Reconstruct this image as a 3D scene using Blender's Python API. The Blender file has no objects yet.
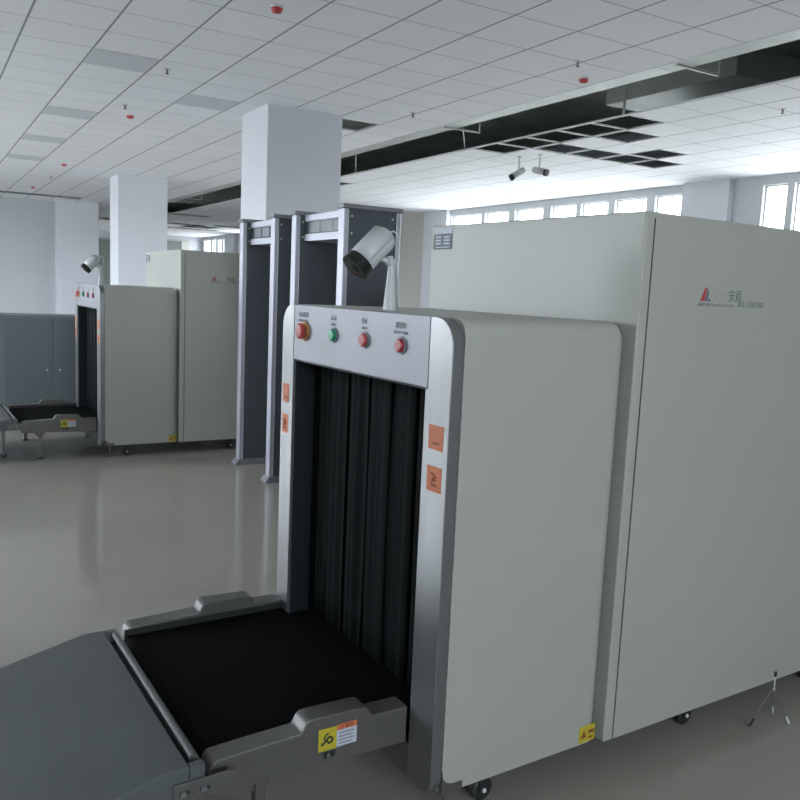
import bpy, bmesh, math, random
from mathutils import Vector, Matrix
random.seed(7)
S = bpy.context.scene
COL = S.collection
PI = math.pi

# ------------------------------------------------------------ camera
YAW, PITCH, ROLL, FPX = 0.5358, -0.1326, 0.0443, 819.58
F = Vector((math.cos(PITCH)*math.sin(YAW), math.cos(PITCH)*math.cos(YAW), math.sin(PITCH)))
r0 = Vector((math.cos(YAW), -math.sin(YAW), 0)); u0 = r0.cross(F)
RR = math.cos(ROLL)*r0 + math.sin(ROLL)*u0
UU = -math.sin(ROLL)*r0 + math.cos(ROLL)*u0
cd = bpy.data.cameras.new('camera'); cam = bpy.data.objects.new('camera', cd); COL.objects.link(cam)
cd.sensor_width = 36; cd.lens = FPX/800*36; cd.clip_start = 0.05; cd.clip_end = 300
M = Matrix((RR, UU, -F)).transposed().to_4x4(); M.translation = Vector((0, 0, 1.635)); cam.matrix_world = M
S.camera = cam

# ------------------------------------------------------------ world, light, exposure
w = bpy.data.worlds.new('sky'); S.world = w; w.use_nodes = True
bg = w.node_tree.nodes['Background']; bg.inputs[1].default_value = 6.0
wn_ = w.node_tree; wt = wn_.nodes.new('ShaderNodeTexCoord'); ws_ = wn_.nodes.new('ShaderNodeSeparateXYZ'); wr = wn_.nodes.new('ShaderNodeValToRGB')
wn_.links.new(wt.outputs['Generated'], ws_.inputs[0]); wn_.links.new(ws_.outputs[2], wr.inputs[0]); wn_.links.new(wr.outputs[0], bg.inputs[0])
wr.color_ramp.elements[0].position = 0.0; wr.color_ramp.elements[0].color = (.44, .44, .43, 1)      # pale ground outside
wr.color_ramp.elements[1].position = 0.03; wr.color_ramp.elements[1].color = (.96, .98, 1, 1)        # overcast sky
def portal(name, loc, rot, sx, sy):
    l = bpy.data.lights.new(name, 'AREA'); l.shape = 'RECTANGLE'; l.size = sx; l.size_y = sy
    l.cycles.is_portal = True
    o = bpy.data.objects.new(name, l); o.location = loc; o.rotation_euler = rot; COL.objects.link(o)
# portals only tell the renderer where the window openings are
portal('window_daylight', (11.66, 5.4, 2.25), (0, PI/2, 0), 2.6, 6.4)
portal('window_daylight', (11.66, 13.7, 2.25), (0, PI/2, 0), 2.6, 7.4)
portal('window_daylight', (11.66, 36.1, 2.25), (0, PI/2, 0), 2.6, 3.6)
portal('window_daylight', (11.66, 31.8, 2.5), (0, PI/2, 0), 2.2, 1.8)  # for the hidden bay window added to light the far hall
portal('window_daylight', (-6.16, 14.0, 2.25), (0, -PI/2, 0), 2.6, 14.4)  # for the added fill windows in the unseen left wall
portal('window_daylight', (.15, -5.16, 2.76), (PI/2, 0, 0), 4.6, 1.6)  # for the added high windows behind the viewer
S.view_settings.view_transform = 'Standard'; S.view_settings.look = 'None'
S.view_settings.gamma = 1; S.view_settings.use_curve_mapping = False
S.view_settings.exposure = 2.2
S.cycles.max_bounces = 12; S.cycles.diffuse_bounces = 8; S.cycles.glossy_bounces = 4
S.cycles.transmission_bounces = 4; S.cycles.transparent_max_bounces = 8
S.cycles.use_denoising = True; S.cycles.sample_clamp_indirect = 6

# ------------------------------------------------------------ materials
def mat(name, col, rough=0.5, metal=0.0, noise=0.0, nscale=8, bump=0.0, bscale=60, spec=0.5, nvec=None):
    m = bpy.data.materials.new(name); m.use_nodes = True
    nt = m.node_tree; b = nt.nodes['Principled BSDF']
    b.inputs['Base Color'].default_value = (*col, 1); b.inputs['Roughness'].default_value = rough
    b.inputs['Metallic'].default_value = metal; b.inputs['Specular IOR Level'].default_value = spec
    tc = nt.nodes.new('ShaderNodeTexCoord')
    src = tc.outputs['Object']
    if nvec:
        mp = nt.nodes.new('ShaderNodeMapping'); mp.inputs['Scale'].default_value = nvec
        nt.links.new(src, mp.inputs[0]); src = mp.outputs[0]
    if noise:
        n = nt.nodes.new('ShaderNodeTexNoise'); n.inputs['Scale'].default_value = nscale; n.inputs['Detail'].default_value = 4
        nt.links.new(src, n.inputs['Vector'])
        r = nt.nodes.new('ShaderNodeValToRGB')
        r.color_ramp.elements[0].position = .3; r.color_ramp.elements[1].position = .7
        r.color_ramp.elements[0].color = (*[c*(1-noise) for c in col], 1)
        r.color_ramp.elements[1].color = (*[min(1, c*(1+noise)) for c in col], 1)
        nt.links.new(n.outputs[0], r.inputs[0]); nt.links.new(r.outputs[0], b.inputs['Base Color'])
    if bump:
        n2 = nt.nodes.new('ShaderNodeTexNoise'); n2.inputs['Scale'].default_value = bscale
        nt.links.new(src, n2.inputs['Vector'])
        bp = nt.nodes.new('ShaderNodeBump'); bp.inputs['Strength'].default_value = bump; bp.inputs['Distance'].default_value = .002
        nt.links.new(n2.outputs[0], bp.inputs['Height']); nt.links.new(bp.outputs[0], b.inputs['Normal'])
    return m
WHITE = mat('white_paint', (.60, .61, .655), .7, noise=.02, nscale=1.2)
WALLP = mat('wall_paint', (.46, .48, .495), .7, noise=.03, nscale=.8)
BEIGEW = mat('beige_wall', (.50, .49, .46), .7)
FLOOR = mat('polished_floor_tile', (.28, .262, .23), .11, noise=.06, nscale=.7, bump=.15, bscale=3)
SLAB = mat('raw_concrete', (.48, .52, .48), .9, noise=.25, nscale=1.5)
PANEL = mat('cream_powder_coat', (.335, .34, .305), .42, noise=.015, nscale=3, bump=.05, bscale=300)
STEEL = mat('brushed_steel', (.23, .23, .235), .33, .72, noise=.05, nscale=20, nvec=(1, 1, .04))
STEELD = mat('dull_steel', (.115, .111, .104), .45, .45, noise=.08, nscale=12, nvec=(.1, 1, 1))
HEADER = mat('satin_header_steel', (.20, .20, .22), .45, .45, noise=.03, nscale=6)
RUBBER = mat('black_rubber', (.0022, .0028, .0028), .8, noise=.2, nscale=5, spec=.06)
CURT = mat('lead_rubber_curtain', (.0020, .0036, .0036), .75, noise=.2, nscale=3, spec=.08)
LINING = mat('dark_lining', (.008, .014, .016), .6, spec=.3)
RAMP = mat('grey_green_ramp_coat', (.072, .081, .079), .6, noise=.06, nscale=3)
CHROME = mat('roller_steel', (.11, .115, .11), .55, .4)
BLACK = mat('black_plastic', (.015, .016, .016), .45)
HUB = mat('pale_hub', (.55, .57, .55), .4)
ORANGE = mat('orange_sticker', (.50, .14, .055), .6, noise=.06, nscale=30)
DKRED = mat('dark_red_ink', (.22, .05, .02), .7)
YELLOW = mat('yellow_sticker', (.40, .34, .02), .6)
YORANGE = mat('yellow_disc', (.45, .22, .07), .5)
REDB = mat('red_plastic', (.38, .05, .05), .4)
DREDB = mat('deep_red_plastic', (.30, .02, .03), .4)
GREENB = mat('green_plastic', (.0, .22, .11), .4)
PAPER = mat('label_paper', (.42, .45, .52), .7)
INK = mat('label_ink', (.10, .12, .16), .7)
INKSOFT = mat('soft_grey_ink', (.20, .20, .235), .7)
GLOGO = mat('green_grey_ink', (.10, .14, .13), .7)
FADEINK = mat('faded_orange_ink', (.40, .36, .33), .7)
PLATE = mat('slate_name_plate', (.035, .06, .075), .5)
LTPLATE = mat('pale_name_plate', (.40, .43, .50), .5)
GATEP = mat('slate_gate_panel', (.064, .075, .090), .5, noise=.05, nscale=3)
ALU = mat('gate_aluminium', (.44, .44, .50), .4, .35)
ALUD = mat('gate_cap_grey', (.20, .20, .22), .5)
DISP = mat('smoked_window', (.06, .08, .08), .2)
DISP2 = mat('window_inner_grey', (.13, .145, .16), .4)
CAMW = mat('camera_white_plastic', (.46, .475, .48), .4)
CAMBLK = mat('camera_black_glass', (.008, .012, .010), .25)
GREYCAB = mat('grey_cabinet_paint', (.10, .125, .135), .45, noise=.03, nscale=3)
GREYFR = mat('grey_cabinet_frame', (.13, .15, .165), .45)
TRAY = mat('galvanised_tray', (.58, .62, .60), .5, .25, noise=.10, nscale=2)
TBAR = mat('ceiling_bar_white', (.60, .62, .62), .5)
REDCAP = mat('red_cap', (.45, .04, .05), .5)
DETW = mat('detector_white', (.6, .62, .64), .5)
LPANEL = mat('unlit_light_panel', (.64, .665, .71), .6)
WFRAME = mat('window_frame', (.45, .46, .47), .5)
DOORG = mat('grey_green_door', (.20, .225, .21), .5)
GLASS = bpy.data.materials.new('window_glass'); GLASS.use_nodes = True
nt = GLASS.node_tree; nt.nodes.remove(nt.nodes['Principled BSDF'])
tr = nt.nodes.new('ShaderNodeBsdfTransparent'); gl = nt.nodes.new('ShaderNodeBsdfGlossy'); mx = nt.nodes.new('ShaderNodeMixShader')
tr.inputs[0].default_value = (.93, .97, 1, 1); gl.inputs['Roughness'].default_value = .02; mx.inputs[0].default_value = .07
nt.links.new(tr.outputs[0], mx.inputs[1]); nt.links.new(gl.outputs[0], mx.inputs[2])
nt.links.new(mx.outputs[0], nt.nodes['Material Output'].inputs[0])

GLASST = GLASS.copy(); GLASST.name = 'dimming_window_glass'
[n for n in GLASST.node_tree.nodes if n.type == 'BSDF_TRANSPARENT'][0].inputs[0].default_value = (.78, .81, .83, 1)  # tint added to cut daylight on the ceiling by the right wall

GX, GY, T = .8348, 5.6535, .6      # ceiling grid origin and pitch
CZ = 3.67
def ceiling_mat():
    m = bpy.data.materials.new('ceiling_tile'); m.use_nodes = True
    nt = m.node_tree; b = nt.nodes['Principled BSDF']; b.inputs['Roughness'].default_value = .8
    tc = nt.nodes.new('ShaderNodeTexCoord'); sp = nt.nodes.new('ShaderNodeSeparateXYZ'); nt.links.new(tc.outputs['Object'], sp.inputs[0])
    def mth(op, a, b_=None, c=None):
        n = nt.nodes.new('ShaderNodeMath'); n.operation = op
        for k, v in enumerate((a, b_, c)):
            if v is None: continue
            if isinstance(v, (int, float)): n.inputs[k].default_value = v
            else: nt.links.new(v, n.inputs[k])
        return n.outputs[0]
    def line(sock, off, wd):
        t = mth('MULTIPLY', mth('SUBTRACT', sock, off), 1/T)
        d = mth('ABSOLUTE', mth('SUBTRACT', t, mth('ROUND', t)))
        return mth('LESS_THAN', d, wd/T), mth('FLOOR', t)
    lx, ix = line(sp.outputs[0], GX, .009)
    ly, iy = line(sp.outputs[1], GY, .0055)
    cmb = nt.nodes.new('ShaderNodeCombineXYZ'); nt.links.new(ix, cmb.inputs[0]); nt.links.new(iy, cmb.inputs[1])
    wn = nt.nodes.new('ShaderNodeTexWhiteNoise'); nt.links.new(cmb.outputs[0], wn.inputs[0])
    v = mth('MULTIPLY_ADD', wn.outputs[0], .03, .97)
    no = nt.nodes.new('ShaderNodeTexNoise'); no.inputs['Scale'].default_value = 25; nt.links.new(tc.outputs['Object'], no.inputs['Vector'])
    v = mth('MULTIPLY', v, mth('MULTIPLY_ADD', no.outputs[0], .06, .97))
    hs = nt.nodes.new('ShaderNodeVectorMath'); hs.operation = 'SCALE'; hs.inputs[0].default_value = (.89, .905, .945); nt.links.new(v, hs.inputs['Scale'])
    m1 = nt.nodes.new('ShaderNodeMixRGB'); m1.inputs[2].default_value = (.42, .45, .47, 1); nt.links.new(ly, m1.inputs[0]); nt.links.new(hs.outputs[0], m1.inputs[1])
    m2 = nt.nodes.new('ShaderNodeMixRGB'); m2.inputs[2].default_value = (.30, .33, .34, 1); nt.links.new(lx, m2.inputs[0]); nt.links.new(m1.outputs[0], m2.inputs[1])
    nt.links.new(m2.outputs[0], b.inputs['Base Color'])
    return m
CEIL = ceiling_mat()

# ------------------------------------------------------------ mesh helpers
def obj(name, bm, m, parent=None, smooth=False, bevel=0, seg=2):
    if isinstance(bm, list):
        b2 = bmesh.new()
        for f_ in bm: f_(b2)
        bm = b2
    bmesh.ops.recalc_face_normals(bm, faces=bm.faces)
    me = bpy.data.meshes.new(name); bm.to_mesh(me); bm.free()
    me.materials.append(m)
    o = bpy.data.objects.new(name, me); COL.objects.link(o)
    if parent: o.parent = parent
    if smooth:
        for p in me.polygons: p.use_smooth = True
    if bevel:
        md = o.modifiers.new('bevel', 'BEVEL'); md.width = bevel; md.segments = seg; md.limit_method = 'ANGLE'; md.angle_limit = math.radians(40)
        for p in me.polygons: p.use_smooth = True
        md.harden_normals = True
    return o
def bx(x0, x1, y0, y1, z0, z1):
    def f_(bm):
        v = [bm.verts.new((x, y, z)) for x in (x0, x1) for y in (y0, y1) for z in (z0, z1)]
        for q in ((0,1,3,2),(4,6,7,5),(0,4,5,1),(2,3,7,6),(0,2,6,4),(1,5,7,3)): bm.faces.new([v[k] for k in q])
    return f_
def prism(pts, axis, a, b):
    """polygon pts (two coordinates) extruded along axis from a to b"""
    def put(p, t):
        return {'x': (t, p[0], p[1]), 'y': (p[0], t, p[1]), 'z': (p[0], p[1], t)}[axis]
    def f_(bm):
        A = [bm.verts.new(put(p, a)) for p in pts]; B = [bm.verts.new(put(p, b)) for p in pts]
        n = len(pts)
        bm.faces.new(A); bm.faces.new(B[::-1])
        for k in range(n): bm.faces.new((A[k], A[(k+1) % n], B[(k+1) % n], B[k]))
    return f_
def cyl(p, q, r, r2=None, n=20):
    p = Vector(p); q = Vector(q); r2 = r if r2 is None else r2
    d = (q-p).normalized(); a = d.orthogonal().normalized(); b = d.cross(a)
    def f_(bm):
        A = []; B = []
        for k in range(n):
            t = 2*PI*k/n; e = a*math.cos(t)+b*math.sin(t)
            A.append(bm.verts.new(p+e*r)); B.append(bm.verts.new(q+e*r2))
        bm.faces.new(A); bm.faces.new(B[::-1])
        for k in range(n): bm.faces.new((A[k], A[(k+1) % n], B[(k+1) % n], B[k]))
    return f_
def lathe(p, d, prof, n=24, sx=1, sy=1, up=None):
    """prof: list of (distance along d, radius)"""
    p = Vector(p); d = Vector(d).normalized()
    if up is None: a = d.orthogonal().normalized()
    else: a = (Vector(up)-d*Vector(up).dot(d)).normalized()
    b = d.cross(a)
    def f_(bm):
        rings = []
        for t, r in prof:
            rings.append([bm.verts.new(p+d*t+(a*math.cos(2*PI*k/n)*sx+b*math.sin(2*PI*k/n)*sy)*max(r, 1e-5)) for k in range(n)])
        for A, B in zip(rings, rings[1:]):
            for k in range(n): bm.faces.new((A[k], A[(k+1) % n], B[(k+1) % n], B[k]))
        bm.faces.new(rings[0]); bm.faces.new(rings[-1][::-1])
    return f_
def tube(pts, r, n=10):
    pts = [Vector(p) for p in pts]
    def f_(bm):
        rings = []; a = None
        for k, p in enumerate(pts):
            d = (pts[min(k+1, len(pts)-1)]-pts[max(k-1, 0)]).normalized()
            a = d.orthogonal().normalized() if a is None else (a-d*a.dot(d)).normalized()
            b = d.cross(a)
            rings.append([bm.verts.new(p+(a*math.cos(2*PI*j/n)+b*math.sin(2*PI*j/n))*r) for j in range(n)])
        for A, B in zip(rings, rings[1:]):
            for k in range(n): bm.faces.new((A[k], A[(k+1) % n], B[(k+1) % n], B[k]))
        bm.faces.new(rings[0]); bm.faces.new(rings[-1][::-1])
    return f_
def arc(cx, cy, r, a0, a1, n=8):
    return [(cx+r*math.cos(math.radians(a0+(a1-a0)*k/n)), cy+r*math.sin(math.radians(a0+(a1-a0)*k/n))) for k in range(n+1)]
def text(name, body, size, m, parent, loc, face, squeeze=1.0, align='LEFT'):
    c = bpy.data.curves.new(name, 'FONT'); c.body = body; c.size = size; c.extrude = .0004; c.align_x = align
    c.resolution_u = 2
    t = bpy.data.objects.new(name, c); COL.objects.link(t)
    dg = bpy.context.evaluated_depsgraph_get(); me = bpy.data.meshes.new_from_object(t.evaluated_get(dg))
    bpy.data.objects.remove(t); bpy.data.curves.remove(c)
    if face == '-y': R_ = Matrix(((1,0,0),(0,0,1),(0,1,0))).transposed(); R_ = Matrix(((1,0,0),(0,0,-1),(0,1,0)))
    else: R_ = Matrix(((0,0,-1),(-1,0,0),(0,1,0)))
    me.transform(Matrix.Diagonal((squeeze, 1, 1, 1))); me.transform(R_.to_4x4()); me.transform(Matrix.Translation(loc))
    me.name = name; me.materials.clear(); me.materials.append(m)
    o = bpy.data.objects.new(name, me); COL.objects.link(o); o.parent = parent
    return o
def tag(o, label, cat, group=None, kind=None):
    o['label'] = label
    if cat: o['category'] = cat
    if group: o['group'] = group
    if kind: o['kind'] = kind
    return o
def thing(name, label, cat, loc=(0, 0, 0), rz=0, group=None):
    o = bpy.data.objects.new(name, None); COL.objects.link(o); o.empty_display_size = .1
    o.location = loc; o.rotation_euler = (0, 0, rz)
    return tag(o, label, cat, group)
def struct(name, bm, m, label=None, parent=None, **k):
    o = obj(name, bm, m, parent, **k)
    if not parent: o['kind'] = 'structure'
    if label: o['label'] = label
    return o

# ------------------------------------------------------------ room shell
XL, XR, YN, YW, YB, ZT = -6.0, 11.5, -5.0, 24.9, 38.0, 4.7
struct('floor', [bx(XL-.2, XR+.2, YN-.2, YB+.2, -.12, -.02)], FLOOR, 'pale grey polished floor reflecting the pillars')
struct('trim_1', [bx(XL-.2, XR+.2, YN-.2, YB+.2, ZT, ZT+.15)], SLAB, 'dark raw concrete slab above the open ceiling strip')
holes = set()
for j in range(-17, 34): holes |= {(8, j), (9, j)}
holes |= {(10, j) for j in (2, 3, 4, 5, 6)}
holes |= {(11, 3), (11, 5), (12, 5), (13, 5), (14, 5), (13, 4)}
holes |= {(6, 6)}
holes |= {(i, 29) for i in range(-4, 5)}
holes |= {(10, 33), (11, 33), (10, 15)}
holes |= {(i, 40) for i in (11, 12, 13)} | {(13, 41), (14, 41), (13, 42), (14, 42)} | {(i, 44) for i in range(12, 16)} | {(i, 39) for i in (14, 15, 16)}
holes |= {(7, 40), (7, 41), (8, 40), (8, 41)}
# pillar footprints
PIL = [(3.50, 4.44, 9.10, 9.96), (3.51, 4.48, 17.15, 17.95), (3.40, 4.45, 24.3, 25.35), (XR-.12, XR, 9.06, 10.0), (XR-.12, XR, 17.3, 18.35), (XR-.12, XR, 33.2, 34.3)]
bm = bmesh.new(); vc = {}
def cv(x, y):
    k = (round(x, 4), round(y, 4))
    if k not in vc: vc[k] = bm.verts.new((x, y, CZ))
    return vc[k]
xs = [XL]+[GX+T*i for i in range(-11, 18) if XL < GX+T*i < XR]+[XR]
ys = [YN]+[GY+T*j for j in range(-17, 54) if YN < GY+T*j < YB]+[YB]
for a, b in zip(xs, xs[1:]):
    for c, d in zip(ys, ys[1:]):
        i = math.floor(((a+b)/2-GX)/T); j = math.floor(((c+d)/2-GY)/T)
        if (i, j) in holes: continue
        bm.faces.new((cv(a, c), cv(a, d), cv(b, d), cv(b, c)))
ceil = struct('ceiling', bm, CEIL, 'white square tiled suspended ceiling with missing tiles')
sm = ceil.modifiers.new('thick', 'SOLIDIFY'); sm.thickness = .016; sm.offset = 0
# bars that still cross the holes
parts = []
for (i, j) in sorted(holes):
    x0, y0 = GX+T*i, GY+T*j
    if i in (8, 9) and j < 34:
        if i == 8: parts.append(bx(x0-.012, x0+.012, y0, y0+T, CZ-.014, CZ+.02))
        if i == 9: parts.append(bx(x0+T-.012, x0+T+.012, y0, y0+T, CZ-.014, CZ+.02))
        continue
    parts += [bx(x0-.012, x0+.012, y0, y0+T, CZ-.014, CZ+.02), bx(x0+T-.012, x0+T+.012, y0, y0+T, CZ-.014, CZ+.02),
              bx(x0, x0+T, y0-.012, y0+.012, CZ-.014, CZ+.02), bx(x0, x0+T, y0+T-.012, y0+T+.012, CZ-.014, CZ+.02)]
barset = set()
for (i, j) in holes:
    if j == 29 and i < 8:
        barset |= {('x', i, j), ('x', i, j+1)}; continue
    strip_ = i in (8, 9) and j < 34
    if not strip_: barset |= {('y', i, j), ('y', i+1, j), ('x', i, j), ('x', i, j+1)}
    elif i == 8: barset.add(('y', i, j))
    else: barset.add(('y', i+1, j))
parts = []
for (k, i, j) in sorted(barset):
    x0, y0 = GX+T*i, GY+T*j
    parts.append(bx(x0-.011, x0+.011, y0, y0+T, CZ-.012, CZ+.008) if k == 'y' else bx(x0+.011, x0+T-.011, y0-.010, y0+.010, CZ-.0115, CZ+.0075))
struct('trim_2', parts, TBAR, 'white ceiling grid bars crossing the holes')
# walls
SILL, HEAD = 1.0, 3.515
def wall_with_windows(name, xa, xb, ya, yb, wins, n0, m, label, SILL=1.0):
    ps = [bx(xa, xb, ya, yb, -.02, SILL), bx(xa, xb, ya, yb, HEAD, ZT)]
    y = ya
    for (c, d) in wins:
        if c > y+1e-4: ps.append(bx(xa, xb, y, c, SILL, HEAD))
        y = d
    if yb > y: ps.append(bx(xa, xb, y, yb, SILL, HEAD))
    struct(name, ps, m, label)
    xm = (xa+xb)/2
    for k, (c, d) in enumerate(wins):
        fr = [bx(xm-.03, xm+.03, c, c+.02, SILL, HEAD), bx(xm-.03, xm+.03, d-.02, d, SILL, HEAD),
              bx(xm-.03, xm+.03, c+.02, d-.02, SILL, SILL+.03), bx(xm-.03, xm+.03, c+.02, d-.02, HEAD-.02, HEAD)]
        wo = struct('window_%d' % (n0+k), fr, WFRAME)
        g = obj('pane', [bx(xm-.004, xm+.004, c+.02, d-.02, SILL+.03, HEAD-.03)], GLASST if name == 'wall_right' else GLASS, wo)
WR = [(2.4, 3.2), (3.35, 4.15), (4.3, 5.1), (5.25, 6.05), (6.2, 7.0), (7.15, 7.98), (8.1, 8.52),
      (10.12, 10.72), (10.92, 11.71), (11.89, 12.64), (12.78, 13.55), (13.80, 14.75), (14.98, 15.87), (16.02, 17.28),
      (31.0, 32.6), (34.4, 34.9), (35.1, 35.6), (35.85, 36.4), (36.7, 37.6)]  # first opening is hidden, added to brighten the far ceiling
wall_with_windows('wall_right', XR, XR+.2, YN, YB, WR, 1, WALLP, 'far window wall behind the near scanner', 1.5)
WL = [(7+4*k, 9.4+4*k) for k in range(4)]  # unseen windows, added as fill light on the left-facing sides
wall_with_windows('wall_left', XL-.2, XL, YN, YW, WL, 40, WALLP, 'plain unseen wall on the left with windows added for fill light')
SF = 2.0
FW = [(-4.6+2.5*k, -2.8+2.5*k) for k in range(1, 3)]  # unseen high windows, added to brighten the scanner sides facing the viewer
ps = [bx(XL, XR, YN-.2, YN, -.02, SF), bx(XL, XR, YN-.2, YN, HEAD, ZT), bx(XL, FW[0][0], YN-.2, YN, SF, HEAD), bx(FW[-1][1], XR, YN-.2, YN, SF, HEAD)]
ps += [bx(FW[k][1], FW[k+1][0], YN-.2, YN, SF, HEAD) for k in range(len(FW)-1)]
struct('wall_front', ps, WALLP, 'plain wall behind the viewer with high windows added for light')
for k, (c, d) in enumerate(FW):
    ym = YN-.1
    wo = struct('window_%d' % (60+k), [bx(c, c+.03, ym-.03, ym+.03, SF, HEAD), bx(d-.03, d, ym-.03, ym+.03, SF, HEAD), bx(c+.03, d-.03, ym-.03, ym+.03, SF, SF+.03), bx(c+.03, d-.03, ym-.03, ym+.03, HEAD-.03, HEAD)], WFRAME)
    obj('pane', [bx(c+.03, d-.03, ym-.004, ym+.004, SF+.03, HEAD-.03)], GLASS, wo)
struct('wall_back', [bx(3.9, XR, YB, YB+.2, -.02, ZT)], WHITE, 'white end wall of the hall')
struct('wall_partition', [bx(XL, 3.6, YW, YW+.2, -.02, ZT)], WALLP, 'pale blue grey wall behind the far scanner')
struct('wall_side', [bx(3.5, 3.7, YW+.2, YB, -.02, ZT)], WALLP, 'wall running back beyond the third pillar')
for k, (a, b, c, d) in enumerate(PIL):
    struct('pillar' if a < 5 else 'pilaster', [bx(a, b, c, d, -.02, ZT)], WHITE,
           ['wide white square pillar behind the walk-through gates', 'white square pillar behind the far scanner', 'pillar at the corner of the far wall',
            'shallow wall pier left of the brightest windows', 'shallow wall pier at the left end of the window row', 'shallow pier in the far window wall'][k], bevel=.01)
struct('wall_bay', [bx(XR-.06, XR, 18.36, 25.5, -.02, ZT)], BEIGEW, 'beige wall between the wall piers')
# doors at the far end
dd = struct('door_1', [bx(6.2, 7.75, YB-.06, YB-.01, -.02, 3.3)], DOORG, 'tall grey green door panel at the far end')
obj('door_frame', [bx(6.1, 6.2, YB-.08, YB, -.02, 3.4), bx(7.75, 7.85, YB-.08, YB, -.02, 3.4), bx(6.2, 7.75, YB-.08, YB, 3.3, 3.4)], WFRAME, dd)
dd = struct('door_2', [bx(9.9, 10.55, YB-.06, YB-.01, -.02, 3.42)], DOORG, 'dark doorway panel at the far end')
obj('door_frame', [bx(10.55, 10.9, YB-.1, YB, -.02, 3.48), bx(9.8, 9.9, YB-.1, YB, -.02, 3.48), bx(9.9, 10.55, YB-.1, YB, 3.42, 3.48)], BEIGEW, dd)

# ------------------------------------------------------------ scanners
W, ZB, ZF, ZO, LH, PR, ZC = 1.160, .093, 1.564, 1.350, .722, .029, 1.925
YO1, YO2, DX, LC = .130, 1.055, .042, 1.50
def caster(root, x, y):
    c = obj('caster', [bx(x-.022, x+.022, y-.02, y-.016, .018, ZB), bx(x-.022, x+.022, y+.016, y+.02, .018, ZB), bx(x-.03, x+.03, y-.02, y+.02, ZB-.008, ZB)], BLACK, root)
    obj('wheel', [lathe((x, y-.0145, .020), (0, 1, 0), [(0, .032), (.004, .040), (.025, .040), (.029, .032)], 28)], BLACK, c, smooth=False)
    obj('hub', [lathe((x, y-.026, .020), (0, 1, 0), [(0, .005), (.003, .008), (.01, .008)], 16)], HUB, c)
def foot(root, x, y, zt=ZB):
    c = obj('levelling_foot', [cyl((x, y, -.008), (x, y, zt), .008, n=12), lathe((x, y, -.02), (0, 0, 1), [(0, .03), (.008, .03), (.016, .012)], 20), cyl((x, y, zt-.03), (x, y, zt-.018), .015, n=6)], STEELD, root)
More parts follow.
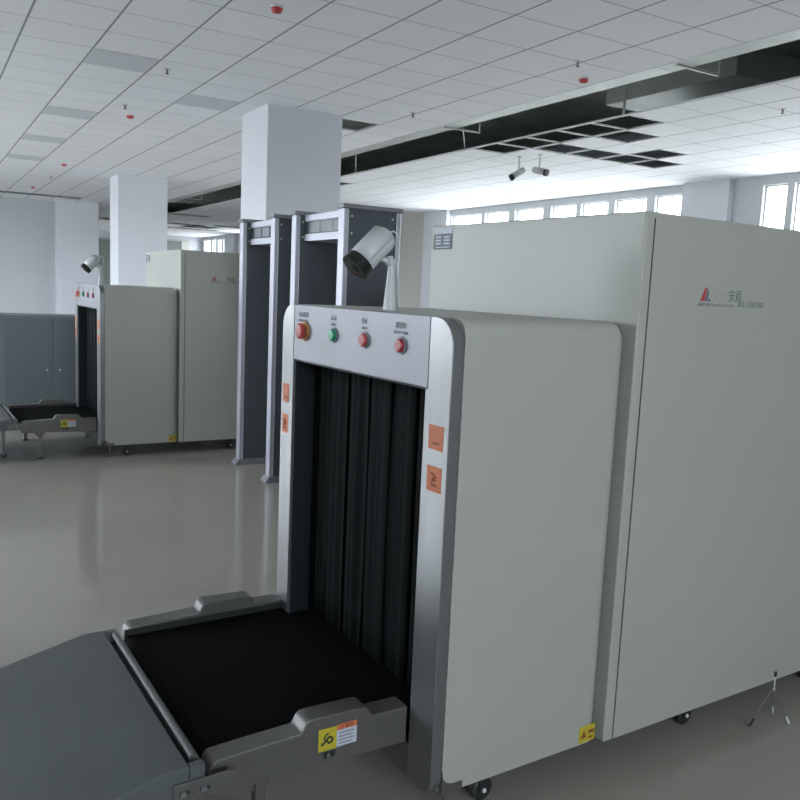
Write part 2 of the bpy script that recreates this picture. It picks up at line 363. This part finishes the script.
def scanner(label, loc, rz, group):
    R = thing('xray_baggage_scanner', label, 'baggage scanner', loc, rz, group)
    def lower(y):
        return y
    # --- steel entry frame
    rt, rb = .085, .055
    near = [(0.118, ZF)] + arc(rt, ZF-rt, rt, 90, 180)[0:] + arc(rb, ZB+rb, rb, 180, 270) + [(YO1, ZB), (YO1, ZO-.002), (.118, ZO-.002)]
    near[0] = (.118, ZF)
    obj('frame_upright', [prism(near, 'x', 0, DX)], STEEL, R, bevel=.003)
    far = [(YO2 if y == YO1 else (1.058 if y == .118 else W-y), z) for y, z in near]
    obj('frame_upright', [prism(far, 'x', 0, DX)], STEEL, R, bevel=.003)
    obj('header_panel', [bx(.001, DX, .1205, 1.0555, ZO, ZF-.0005)], HEADER, R, bevel=.002)
    obj('frame_sill', [bx(.004, DX, YO1, YO2, ZB, .205)], STEELD, R, bevel=.002)
    foo = [(DX, ZB)] + [(.122, ZB), (.122, ZB+.022)] + arc(.092, ZB+.075, .05, 270, 180)[1:] + [(DX, ZB+.075)]
    foo = [(DX, ZB), (.122, ZB), (.122, ZB+.025), (.092, ZB+.025)] + arc(.092, ZB+.075, .05, 270, 180)
    obj('frame_toe', [prism(foo, 'y', -.004, .012)], STEELD, R)
    obj('frame_toe', [prism(foo, 'y', W-.012, W+.004)], STEELD, R)
    # --- hoods (entry and exit): arch with rounded outer end
    def outline(s):
        r = .055; o = []
        o += [(s, ZB)] + [(y, z) for y, z in [(s+(r)*(1-math.cos(t*PI/16)), ZF-s-r+r*math.sin(t*PI/16)) for t in range(9)]]
        o += [(W-s-r*(1-math.cos(t*PI/16)), ZF-s-r+r*math.sin(t*PI/16)) for t in range(8, -1, -1)] + [(W-s, ZB)]
        inner = [(YO2, ZB), (YO2, ZO), (YO1, ZO), (YO1, ZB)]
        return o+inner
    def hood(x0, x1):
        rr = .055; st = [(x0, 0)] + [(x1-math.copysign(rr, x1-x0)*(1-math.sin(t*PI/16)), rr*(1-math.cos(t*PI/16))) for t in range(9)]
        def f_(bm):
            rings = [[bm.verts.new((x, p[0], p[1])) for p in outline(s)] for x, s in st]
            n = len(rings[0])
            for A, B in zip(rings, rings[1:]):
                for k in range(n): bm.faces.new((A[k], A[(k+1) % n], B[(k+1) % n], B[k]))
            bm.faces.new(rings[0]); bm.faces.new(rings[-1][::-1])
        return f_
    h1 = obj('tunnel_hood', [hood(DX+.001, LH-.001)], PANEL, R, smooth=False)
    h2 = obj('tunnel_hood', [hood(2*LH+LC-.002, LH+LC+.001)], PANEL, R)
    for h in (h1, h2):
        for p in h.data.polygons: p.use_smooth = len(p.vertices) == 4
        md = h.modifiers.new('wn', 'WEIGHTED_NORMAL'); md.keep_sharp = True
        h.data.set_sharp_from_angle(angle=math.radians(35))
    obj('tunnel_lining', [bx(.012, LH-.004, YO1+.001, YO1+.006, .205, ZO-.001), bx(.012, LH-.004, YO2-.006, YO2-.001, .205, ZO-.001),
                          bx(.012, LH-.004, YO1+.006, YO2-.006, ZO-.008, ZO-.001), bx(LH-.02, LH-.004, YO1+.006, YO2-.006, .205, ZO-.008)], LINING, R)
    for k in range(12):
        y = YO1+.012+k*.0768; lx = .088+(.008 if k % 2 else 0)
        n = 10; pts = []
        def strip(bm, y=y, lx=lx, k=k):
            wv = random.uniform(.002, .006); ph = random.uniform(0, 6); nx = 8
            g = [[bm.verts.new((lx+wv*math.sin(ph+a*.9)+(.012*math.sin(PI*b/9) if k % 3 == 0 else 0)*(.5-a/nx), y+.084*a/nx, .320+(ZO-.328)*b/9)) for a in range(nx+1)] for b in range(10)]
            for b in range(9):
                for a in range(nx): bm.faces.new((g[b][a], g[b][a+1], g[b+1][a+1], g[b+1][a]))
        c = obj('curtain_strip', [strip], CURT, R, smooth=True)
        md = c.modifiers.new('thick', 'SOLIDIFY'); md.thickness = .004
    # --- main cabinet
    obj('main_cabinet', [bx(LH, LH+LC, -PR, W+PR, ZB, ZC)], PANEL, R, bevel=.007, seg=3)
    obj('side_door', [bx(LH+.045, LH+LC-.045, -PR-.003, -PR, ZB+.004, ZC-.02)], PANEL, R, bevel=.0015)
    obj('door_seam', [bx(LH+.041, LH+.045, -PR-.0008, -PR+.001, ZB+.006, ZC-.02)], BLACK, R)
    obj('chassis', [bx(.10, 2*LH+LC-.10, .12, W-.12, ZB-.03, ZB)], BLACK, R)
    # name plate on the face of the cabinet
    pl = obj('name_plate', [bx(LH-.003, LH, 1.030, 1.165, 1.822, 1.888)], PLATE, R)
    obj('plate_heading', [bx(LH-.003, LH, 1.027, 1.165, 1.889, 1.912)], LTPLATE, R)
    for a in range(2):
        for b in range(3):
            obj('plate_mark', [bx(LH-.0045, LH-.003, 1.045+a*.062, 1.092+a*.062-.006, 1.843+b*.014, 1.850+b*.014)], LTPLATE, pl)
    obj('plate_mark', [bx(LH-.0045, LH-.003, 1.045, 1.145, 1.829, 1.833)], LTPLATE, pl)
    # logo
    ys_ = -PR-.0035
    lg = obj('logo_emblem', [prism([(1.022, 1.645), (1.045, 1.692), (1.054, 1.692), (1.044, 1.645)], 'y', ys_-.0008, ys_+.001)], REDB, R)
    obj('emblem_dark_part', [prism([(1.048, 1.645), (1.058, 1.690), (1.066, 1.672), (1.060, 1.645)], 'y', ys_-.0008, ys_+.001),
                          prism([(1.064, 1.645), (1.072, 1.656), (1.079, 1.645)], 'y', ys_-.0008, ys_+.001)], INK, lg)  # dark printed strokes beside the red one
    text('lettering', 'ANDUN', .016, INK, R, (1.012, ys_, 1.628), '-y', 1.15)
    text('lettering', '\u795e\u5dde', .040, FADEINK, R, (1.100, ys_, 1.652), '-y', .95)
    text('lettering', '\u5b89\u76fe', .046, GLOGO, R, (1.175, ys_, 1.650), '-y', .85)
    text('lettering', 'Shenzhou Security', .016, INKSOFT, R, (1.085, ys_, 1.629), '-y', 1.05)
    text('lettering', 'AS-150180', .030, GLOGO, R, (1.232, ys_, 1.629), '-y', 1.15)
    # --- buttons
    def button(y, z, r, m, nm, dep=.012):
        bz = obj('button_bezel', [cyl((.0, y, z), (-.004, y, z), r*1.18)], INKSOFT, R)
        obj('button_cap', [lathe((-.004, y, z), (-1, 0, 0), [(0, r*.9), (dep*.5, r*.9), (dep*.9, r*.8), (dep, r*.55)])], m, bz)
    e = obj('emergency_plate', [cyl((0, .958, 1.465), (-.006, .958, 1.465), .038)], YORANGE, R)
    obj('emergency_button', [lathe((-.006, .964, 1.465), (-1, 0, 0), [(0, .018), (.006, .018), (.008, .030), (.015, .031), (.021, .023), (.022, .010)])], REDB, e)
    button(.722, 1.466, .024, GREENB, 'g'); button(.500, 1.465, .024, REDB, 'r'); button(.272, 1.465, .024, DREDB, 'd')
    for y, cn, en, s in ((.975, '\u6025\u505c\u6309\u94ae', 'EMERGENCY', 1.0), (.729, '\u542f\u52a8', 'START', 1.0), (.506, '\u505c\u6b62', 'STOP', 1.0), (.280, '\u5c04\u7ebf\u706f', 'X-RAY LAMP', 1.0)):
        text('lettering', cn, .022, INKSOFT, R, (-.0005, y, 1.520), '-x', 1.0, 'CENTER')
        text('lettering', en, .014, INKSOFT, R, (-.0005, y, 1.500), '-x', 1.1, 'CENTER')
    # --- orange stickers on the uprights
    for y0, y1 in ((.024, .098), (1.088, 1.142)):
        for z0, z1, k in ((1.172, 1.246, 0), (1.046, 1.122, 1)):
            s = obj('orange_sticker', [bx(-.0015, 0, y0, y1, z0, z1)], ORANGE, R)
            ym, zm = (y0+y1)/2, (z0+z1)/2
            if k:
                obj('printed_symbol', [tube([(-.002, ym+.012, zm+.018), (-.002, ym-.006, zm+.012), (-.002, ym+.008, zm), (-.002, ym-.010, zm-.004)], .0022, 6),
                                       bx(-.0025, -.0015, ym-.014, ym+.012, zm-.022, zm-.014), tube([(-.002, ym-.012, zm+.008), (-.002, ym+.010, zm-.010)], .002, 6)], DKRED, s)
            else:
                obj('printed_symbol', [bx(-.0025, -.0015, ym-.016, ym+.014, zm-.020, zm-.014)], DKRED, s)
    # --- yellow caution label on hood
    cl = obj('caution_label', [bx(.628, .705, -.0012, .001, ZB+.006, ZB+.066)], YELLOW, R)
    obj('caution_mark', [prism([(.636, .115), (.652, .145), (.664, .115)], 'y', -.002, -.001), bx(.672, .700, -.002, -.001, .128, .140), bx(.676, .694, -.002, -.001, .108, .116)], DKRED, cl)
    # --- conveyor bed
    def rail(y0, y1, dz=0):
        p = [(-.640, .226), (-.004, .211), (-.004, .333), (-.128, .336), (-.138, .341), (-.146, .356), (-.154, .366), (-.168, .370)]
        p += [(-.338, .374), (-.352, .371), (-.362, .362), (-.370, .345), (-.378, .338), (-.600, .331)] + arc(-.622, .300, .030, 80, 170, 6) + [(-.655, .290), (-.655, .250)]
        p = [(x+(.02 if dz and x < -.1 else 0), z+(dz if z > .28 else 0)) for x, z in p]
        return prism(p, 'y', y0, y1)
    obj('side_rail', [rail(.136, .212)], STEELD, R, bevel=.005, seg=2)
    obj('side_rail', [rail(1.100, 1.176, .012)], STEELD, R, bevel=.005, seg=2)
    belt = [(-.005, .312)] + [(LH-.01, .312), (LH-.01, .290), (-.61, .232)] + [(-.615+.040*math.cos(math.radians(a)), .272+.040*math.sin(math.radians(a))) for a in range(260, 89, -15)]
    obj('conveyor_belt', [prism([(x, z) for x, z in belt if x < 0], 'y', .217, 1.095)], RUBBER, R)
    obj('tunnel_belt', [bx(-.003, LH-.02, .1385, 1.0205, .292, .312)], RUBBER, R)
    obj('rail_liner', [bx(-.640, -.005, .2125, .2155, .27, .326)], BLACK, R)
    obj('rail_liner', [bx(-.640, -.005, 1.0965, 1.0995, .27, .336)], BLACK, R)
    obj('bed_plate', [bx(-.60, -.005, .213, 1.099, .218, .230)], BLACK, R)
    # --- run-off ramp with slot roller
    rp = [(-.690, .262), (-.690, .300), (-.722, .300), (-.722, .360), (-.790, .360), (-2.05, .045), (-2.05, .020), (-1.0, .262)]
    rr_ = obj('ramp', [prism(rp, 'y', .095, 1.075)], RAMP, R, bevel=.004)
    for y_ in ((.095, .118), (1.050, 1.075)): obj('ramp_end_lip', [bx(-.721, -.680, y_[0], y_[1], .300, .358)], RAMP, rr_)
    obj('roller', [cyl((-.693, .150, .348), (-.688, 1.045, .348), .0130, n=20)], CHROME, R, smooth=False)
    obj('roller_tray', [bx(-.7215, -.664, .1185, 1.049, .3005, .322)], BLACK, R)
    br = obj('joining_bracket', [bx(-.768, -.598, .086, .094, .268, .322), bx(-.64, -.60, .094, .136, .290, .296)], STEELD, R, bevel=.002)
    for x in (-.738, -.682):
        obj('slot', [bx(x-.014, x+.014, .0845, .086, .288, .298)], BLACK, br)
        obj('bolt', [cyl((x-.004, .081, .293), (x-.004, .0845, .293), .009, n=6)], STEEL, br)
    for y in (.175, 1.11):
        lg_ = obj('leg', [bx(-.505, -.475, y-.015, y+.015, -.008, .226), prism([(-.545, .226), (-.435, .226), (-.470, .180), (-.510, .180)], 'y', y-.004, y+.004)], STEELD, R)
        obj('foot_pad', [cyl((-.49, y, -.02), (-.49, y, -.008), .03)], BLACK, lg_)
    for y in (.30, .90):
        lg_ = obj('leg', [bx(-.795, -.765, y-.015, y+.015, .01, .265)], STEELD, R)
        obj('foot_wheel', [lathe((-.78, y-.012, .006), (0, 1, 0), [(0, .02), (.004, .026), (.02, .026), (.024, .02)], 20)], BLACK, lg_)
    # --- rail warning label, switch
    wl = obj('warning_label', [bx(-.319, -.258, .1345, .136, .264, .334)], YELLOW, R)
    obj('pinched_hand_symbol', [tube([(-.310, .134, .284), (-.300, .134, .290), (-.292, .134, .300), (-.282, .134, .306), (-.272, .134, .300), (-.274, .134, .290), (-.284, .134, .286), (-.292, .134, .296)], .0035, 6),
                                tube([(-.302, .134, .300), (-.296, .134, .312), (-.286, .134, .318)], .0025, 6)], BLACK, wl)
    w2 = obj('warning_text_panel', [bx(-.2575, -.189, .1345, .136, .266, .318)], PAPER, R)
    obj('warning_text_heading', [bx(-.2575, -.189, .1345, .136, .3185, .336)], ORANGE, R)
    text('lettering', '\u26a0\u8b66\u544a', .014, DKRED, R, (-.250, .134, .322), '-y', 1.1)
    for k in range(4):
        obj('printed_line', [bx(-.251, -.197-.006*(k % 2), .134, .1345, .306-k*.011, .310-k*.011)], INKSOFT, w2)
    sw = obj('rocker_switch', [bx(-.300, -.262, .130, .136, .240, .260)], BLACK, R, bevel=.003)
    obj('rocker', [bx(-.292, -.282, .128, .130, .244, .256)], GLOGO, sw)
    # --- feet and casters
    foot(R, .095, .050); foot(R, .095, W-.050)
    for x in (.250, 1.268, 2.10, 2.69):
        for y in (.060, W-.060): caster(R, x, y)
    return R
near = scanner('large cream baggage scanner nearest the viewer, its conveyor and ramp in the foreground', (1.3155, 1.9328, 0), .0365, None)
far = scanner('cream baggage scanner further back on the left, in front of the pillar', (1.4305, 7.7716, 0), .0257, None)

# ------------------------------------------------------------ bullet cameras on the scanners
def bullet(root, base, d, L, r, up=(0, 0, 1)):
    d = Vector(d).normalized(); base = Vector(base)
    b = obj('camera_body', [lathe(base, d, [(0, r*.35), (r*.10, r*.66), (r*.3, r*.88), (r*.7, r), (L*.88, r*1.0)], 28, 1, 1, up)], CAMW, root, smooth=True)
    b.data.set_sharp_from_angle(angle=math.radians(35))
    upv = (Vector(up)-d*Vector(up).dot(d)).normalized(); s = d.cross(upv)
    # sun shield over the upper half, reaching past the lens
    def shield(bm):
        n = 14; rows = []
        for t in (L*.12, L*.55, L*.88):
            rows.append([bm.verts.new(base+d*t+(upv*math.sin(math.radians(-5+190*k/n))+s*math.cos(math.radians(-5+190*k/n)))*r*1.09) for k in range(n+1)])
        for A, B in zip(rows, rows[1:]):
            for k in range(n): bm.faces.new((A[k], A[k+1], B[k+1], B[k]))
    sh = obj('sun_shield', [shield], CAMW, root, smooth=True); md = sh.modifiers.new('t', 'SOLIDIFY'); md.thickness = .003
    g = obj('lens_window', [lathe(base+d*L*.86, d, [(0, r*1.10), (L*.20, r*1.13), (L*.215, r*.95), (L*.215, r*.5)], 28)], CAMBLK, root)
    obj('lens', [lathe(base+d*L*1.08, d, [(0, r*.34), (L*.02, r*.34), (L*.03, r*.22)], 20)], BLACK, g)
    return b
def cctv(label, R, rz):
    t = thing('security_camera', label, 'security camera', R, rz, None)
    # local frame: post foot at origin
    d = (-.131, 0, -.129)
    bullet(t, (-.018, 0, .262), d, .168, .0465)
    obj('post', [lathe((0, 0, 0), (0, 0, 1), [(0, .030), (.004, .030), (.06, .024), (.15, .014), (.158, .014)], 20, 1, .8)], CAMW, t, smooth=False)
    obj('swivel_joint', [lathe((-.003, 0, .152), (-.2, 0, 1), [(0, .008), (.006, .017), (.016, .019), (.026, .014), (.034, .010)], 16),
                         cyl((-.010, 0, .165), (-.052, 0, .178), .009, n=12)], CAMW, t)
    obj('cable', [tube([(-.018, 0, .262), (.002, 0, .270), (.020, 0, .262), (.026, -.004, .235), (.022, -.006, .195), (.014, -.014, .155), (.020, -.014, .10), (.024, -.010, .05), (.034, 0, .008)], .0035, 8)], CAMW, t, smooth=True)
    return t
def onM(p, x0, y0, m):
    return (x0+math.cos(m)*p[0]-math.sin(m)*p[1], y0+math.sin(m)*p[0]+math.cos(m)*p[1], p[2])
cctv('white bullet security camera with black front on post atop the near scanner', onM((.125, .553, 1.5655), 1.3155, 1.9328, .0365), .0365)
cctv('small white bullet security camera with black front atop the far scanner', onM((.125, .553, 1.5655), 1.4305, 7.7716, .0257), .0257)

# ------------------------------------------------------------ walk-through metal detectors
def gate(label, ya0, ya1, yb0, yb1):
    X0, X1, Z1 = 2.525, 2.975, 2.225
    g = thing('metal_detector_gate', label, 'metal detector gate', (X0, yb0, -.02), 0, 'walk-through metal detector gates')
    dx, dy = -X0, -yb0
    for (a, b) in ((ya0, ya1), (yb0, yb1)):
        a += dy; b += dy
        pn = obj('side_panel', [bx(.038, X1-X0-.038, a+.010, b-.010, .03, Z1-.02)], GATEP, g)
        obj('edge_profile', [bx(0, .040, a+.006, b-.006, .03, Z1-.03)], ALU, g, bevel=.008)
        obj('edge_profile', [bx(X1-X0-.040, X1-X0, a+.006, b-.006, .03, Z1-.03)], ALU, g, bevel=.008)
        obj('top_cap', [bx(-.012, X1-X0+.012, a-.004, b+.004, Z1-.03, Z1)], ALUD, g, bevel=.004)
        obj('foot_plate', [prism([(-.035, 0), (X1-X0+.035, 0), (X1-X0+.035, .012), (X1-X0+.004, .05), (-.004, .05), (-.035, .012)], 'y', a-.012, b+.012)], ALUD, g)
        for (sx, sz) in ((.06, 2.145), (X1-X0-.07, 2.145), (.06, 2.03)):
            obj('screw', [cyl((sx, a+.010, sz), (sx, a+.006, sz), .0075, n=10)], HUB, pn)
    a, b = yb1+dy+.001, ya0+dy-.001
    h = obj('header_beam', [bx(.07, .34, a, b, 2.000, 2.050), bx(.07, .34, a, b, 2.150, 2.195), bx(.085, .33, a, b, 2.050, 2.150)], ALU, g)
    obj('display_window', [bx(.080, .085, a+.005, b-.005, 2.053, 2.147)], DISP, h)
    n = 3
    for k in range(n):
        y0 = a+.03+(b-a-.06)*k/n; y1 = y0+(b-a-.06)/n-.035
        obj('window_segment', [bx(.0785, .080, y0, y1, 2.063, 2.139)], DISP2, h)
    return g
gate('slate grey walk-through metal detector gate nearer the camera, behind the security camera', 5.92, 6.02, 5.095, 5.200)
gate('slate grey walk-through metal detector gate further left, beside the far scanner', 7.105, 7.205, 6.355, 6.455)

# ------------------------------------------------------------ grey cabinet behind the far conveyor
gc = thing('metal_cabinet', 'low grey two-door metal cabinet behind the far scanner conveyor', 'cabinet', (.2, 9.8, -.02))
obj('body', [bx(0, 1.7, .012, .5, 0, 1.19), bx(-.005, 1.705, 0, .505, 1.18, 1.21)], GREYFR, gc)
for k, (a, b) in enumerate(((.61, 1.10), (1.105, 1.60))):
    dr = obj('door', [bx(a, b, .0, .012, .06, 1.175)], GREYCAB, gc, bevel=.002)
    hx = 1.04 if k == 0 else 1.175
    obj('knob', [cyl((hx, 0, .61), (hx, -.012, .61), .010, n=14)], HUB, dr)

# ------------------------------------------------------------ ceiling services
ct = thing('cable_tray', 'pale galvanised cable tray along the edge of the open ceiling strip', 'cable tray', (5.69, -4.5, CZ+.045))
for k in range(12):
    y0 = k*2.5
    obj('tray_length', [bx(0, .32, y0, y0+2.49, 0, .004), bx(0, .006, y0, y0+2.49, .004, .11), bx(.312, .32, y0, y0+2.49, .004, .05), bx(.312, .325, y0, y0+2.49, .05, .056)], TRAY, ct)
for k, y in enumerate((5.28, 8.98, 21.0)):
    b = thing('tray_bracket', ['white angle bracket under the tray at the upper right', 'short angle bracket under the tray left of the missing tiles',
              'small distant bracket under the tray left of the wide pillar'][k], 'bracket', (5.80, y, CZ+.030))
    obj('arm', [bx(0, .56, 0, .035, -.006, 0.0), bx(0, .56, 0, .004, -.006, .012)], TRAY, b)
    obj('hanger', [bx(.54, .555, 0, .012, 0, 1.0)], TRAY, b)
    obj('hanger', [bx(.225, .24, 0, .012, 0, 1.0)], TRAY, b)
for k, (a, b) in enumerate((((6.10, 9.02, CZ+.12), (6.83, 10.0, CZ+.01)), ((6.0, 11.8, CZ+.12), (6.83, 13.4, CZ+.01)))):
    tag(obj('hanging_wire', [tube([a, b], .007, 6)], TRAY), ['thin pale wire slanting across the dark ceiling strip near the bracket', 'thin pale wire slanting across the strip beside the wide pillar'][k], 'wire')
sp = thing('sprinkler_pipe', 'grey pipe running inside the dark ceiling void', 'pipe', (0, 0, 0))
obj('pipe_run', [tube([(7.2, -4.5, 4.25), (7.2, 7.4, 4.25)], .03, 12), tube([(7.6, 6.4, 4.35), (7.6, 22, 4.35)], .04, 12)], TRAY, sp)
obj('pipe_drop', [tube([(7.2, 7.3, 4.25), (7.2, 7.3, 3.78)], .016, 12), lathe((7.2, 7.3, 4.25), (0, 1, 0), [(-.05, .036), (.05, .036)], 12)], TRAY, sp)
tag(obj('air_duct', [bx(7.85, 9.0, 6.3, 8.3, 4.15, 4.5)], TRAY, bevel=.01), 'grey duct glimpsed through the missing tiles', 'duct')

lab = ['red-capped smoke detector at the top of the picture', 'red-capped smoke detector on the ceiling above the second pillar', 'small distant red-capped smoke detector at the upper left',
       'farthest red-capped smoke detector near the far wall', 'red-capped smoke detector beside the open ceiling strip']
for k, (x, y) in enumerate(((2.35, 5.975), (2.377, 10.909), (2.41, 16.42), (2.437, 21.25), (5.401, 6.02))):
    d = thing('smoke_detector', lab[k], 'smoke detector', (x, y, CZ-.008), 0, 'red-capped smoke detectors')
    obj('base', [lathe((0, 0, 0), (0, 0, -1), [(0, .050), (.012, .048), (.016, .042)], 24)], DETW, d)
    obj('cap', [lathe((0, 0, -.014), (0, 0, -1), [(0, .044), (.012, .043), (.030, .034), (.034, .018)], 24)], REDCAP, d)
lab = ['sprinkler head on the left part of the ceiling, nearest the viewer', 'sprinkler head just behind the second red detector', 'sprinkler head right of the wide pillar near the open strip',
       'sprinkler head beside the red detector by the open strip', 'sprinkler head on the ceiling beyond the strip at the right edge', 'dark sprinkler head above the row of bright windows', 'distant sprinkler head before the far wall']
for k, (x, y) in enumerate(((2.166, 8.34), (2.197, 10.343), (4.983, 8.387), (4.982, 5.643), (7.758, 5.61), (10.52, 13.755), (2.5, 18.77))):
    d = thing('fire_sprinkler', lab[k], 'sprinkler', (x, y, CZ-.008), 0, 'ceiling sprinkler heads')
    obj('rosette', [lathe((0, 0, 0), (0, 0, -1), [(0, .032), (.005, .03), (.008, .012)], 20)], HUB, d)
    obj('nozzle', [cyl((0, 0, -.008), (0, 0, -.045), .009, n=12), lathe((0, 0, -.045), (0, 0, -1), [(0, .02), (.003, .02)], 14)], STEELD, d)
lab = ['darker square panel in the ceiling, nearest of those at upper left', 'darker square ceiling panel, second back at upper left', 'darker square ceiling panel, third back at upper left', 'darker square ceiling panel, farthest back at upper left', 'darker square ceiling panel just left of the wide pillar top']
for k, (i, j) in enumerate(((1, 4), (1, 9), (1, 13), (1, 17), (3, 6))):
    x, y = GX+T*i, GY+T*j
    tag(obj('ceiling_panel', [bx(x+.012, x+T-.012, y+.008, y+T-.008, CZ-.012, CZ-.0085)], LPANEL), lab[k], 'ceiling panel', 'darker ceiling panels')
def hang_cam(label, x, y, d):
    t = thing('ceiling_security_camera', label, 'security camera', (x, y, CZ-.008), 0, 'small cameras hanging from the ceiling')
    obj('stalk', [cyl((0, 0, 0), (0, 0, -.20), .012, n=12), cyl((0, 0, 0), (0, 0, -.012), .035, n=16)], CAMW, t)
    dv = Vector(d).normalized()
    bullet(t, Vector((0, 0, -.235))-dv*.11, dv, .24, .045)
hang_cam('small white camera hanging from the ceiling, left of the pair above the near scanner', 7.72, 9.87, (-.7, .3, -.5))
hang_cam('small white camera hanging from the ceiling, right of the pair, facing right', 7.80, 9.50, (.35, -1, -.25))

# ------------------------------------------------------------ small wire stand at the right
ws = thing('wire_stand', 'small thin three-legged wire stand on the floor beside the near scanner', 'stand', (2.92, 1.885, -.02))
ap = Vector((.0, .0, .152))
for k, (x, y) in enumerate(((2.80, 1.895), (2.968, 1.835), (2.99, 1.925))):
    e = Vector((x-2.92, y-1.885, .003))
    l = obj('leg', [tube([ap, ap*.5+e*.5+Vector((0, 0, .01)), e], .0015, 8)], STEEL, ws)
    obj('foot_tip', [tube([e+(ap-e)*.01, e+(ap-e)*.2], .0045, 8)], BLACK if k == 0 else HUB, l)
obj('stem', [tube([ap-Vector((0, 0, .02)), ap+Vector((0, 0, .045))], .003, 8)], HUB, ws)
obj('clip', [lathe(ap+Vector((0, 0, .04)), (0, 0, 1), [(0, .005), (.012, .007), (.022, .004)], 12)], BLACK, ws)
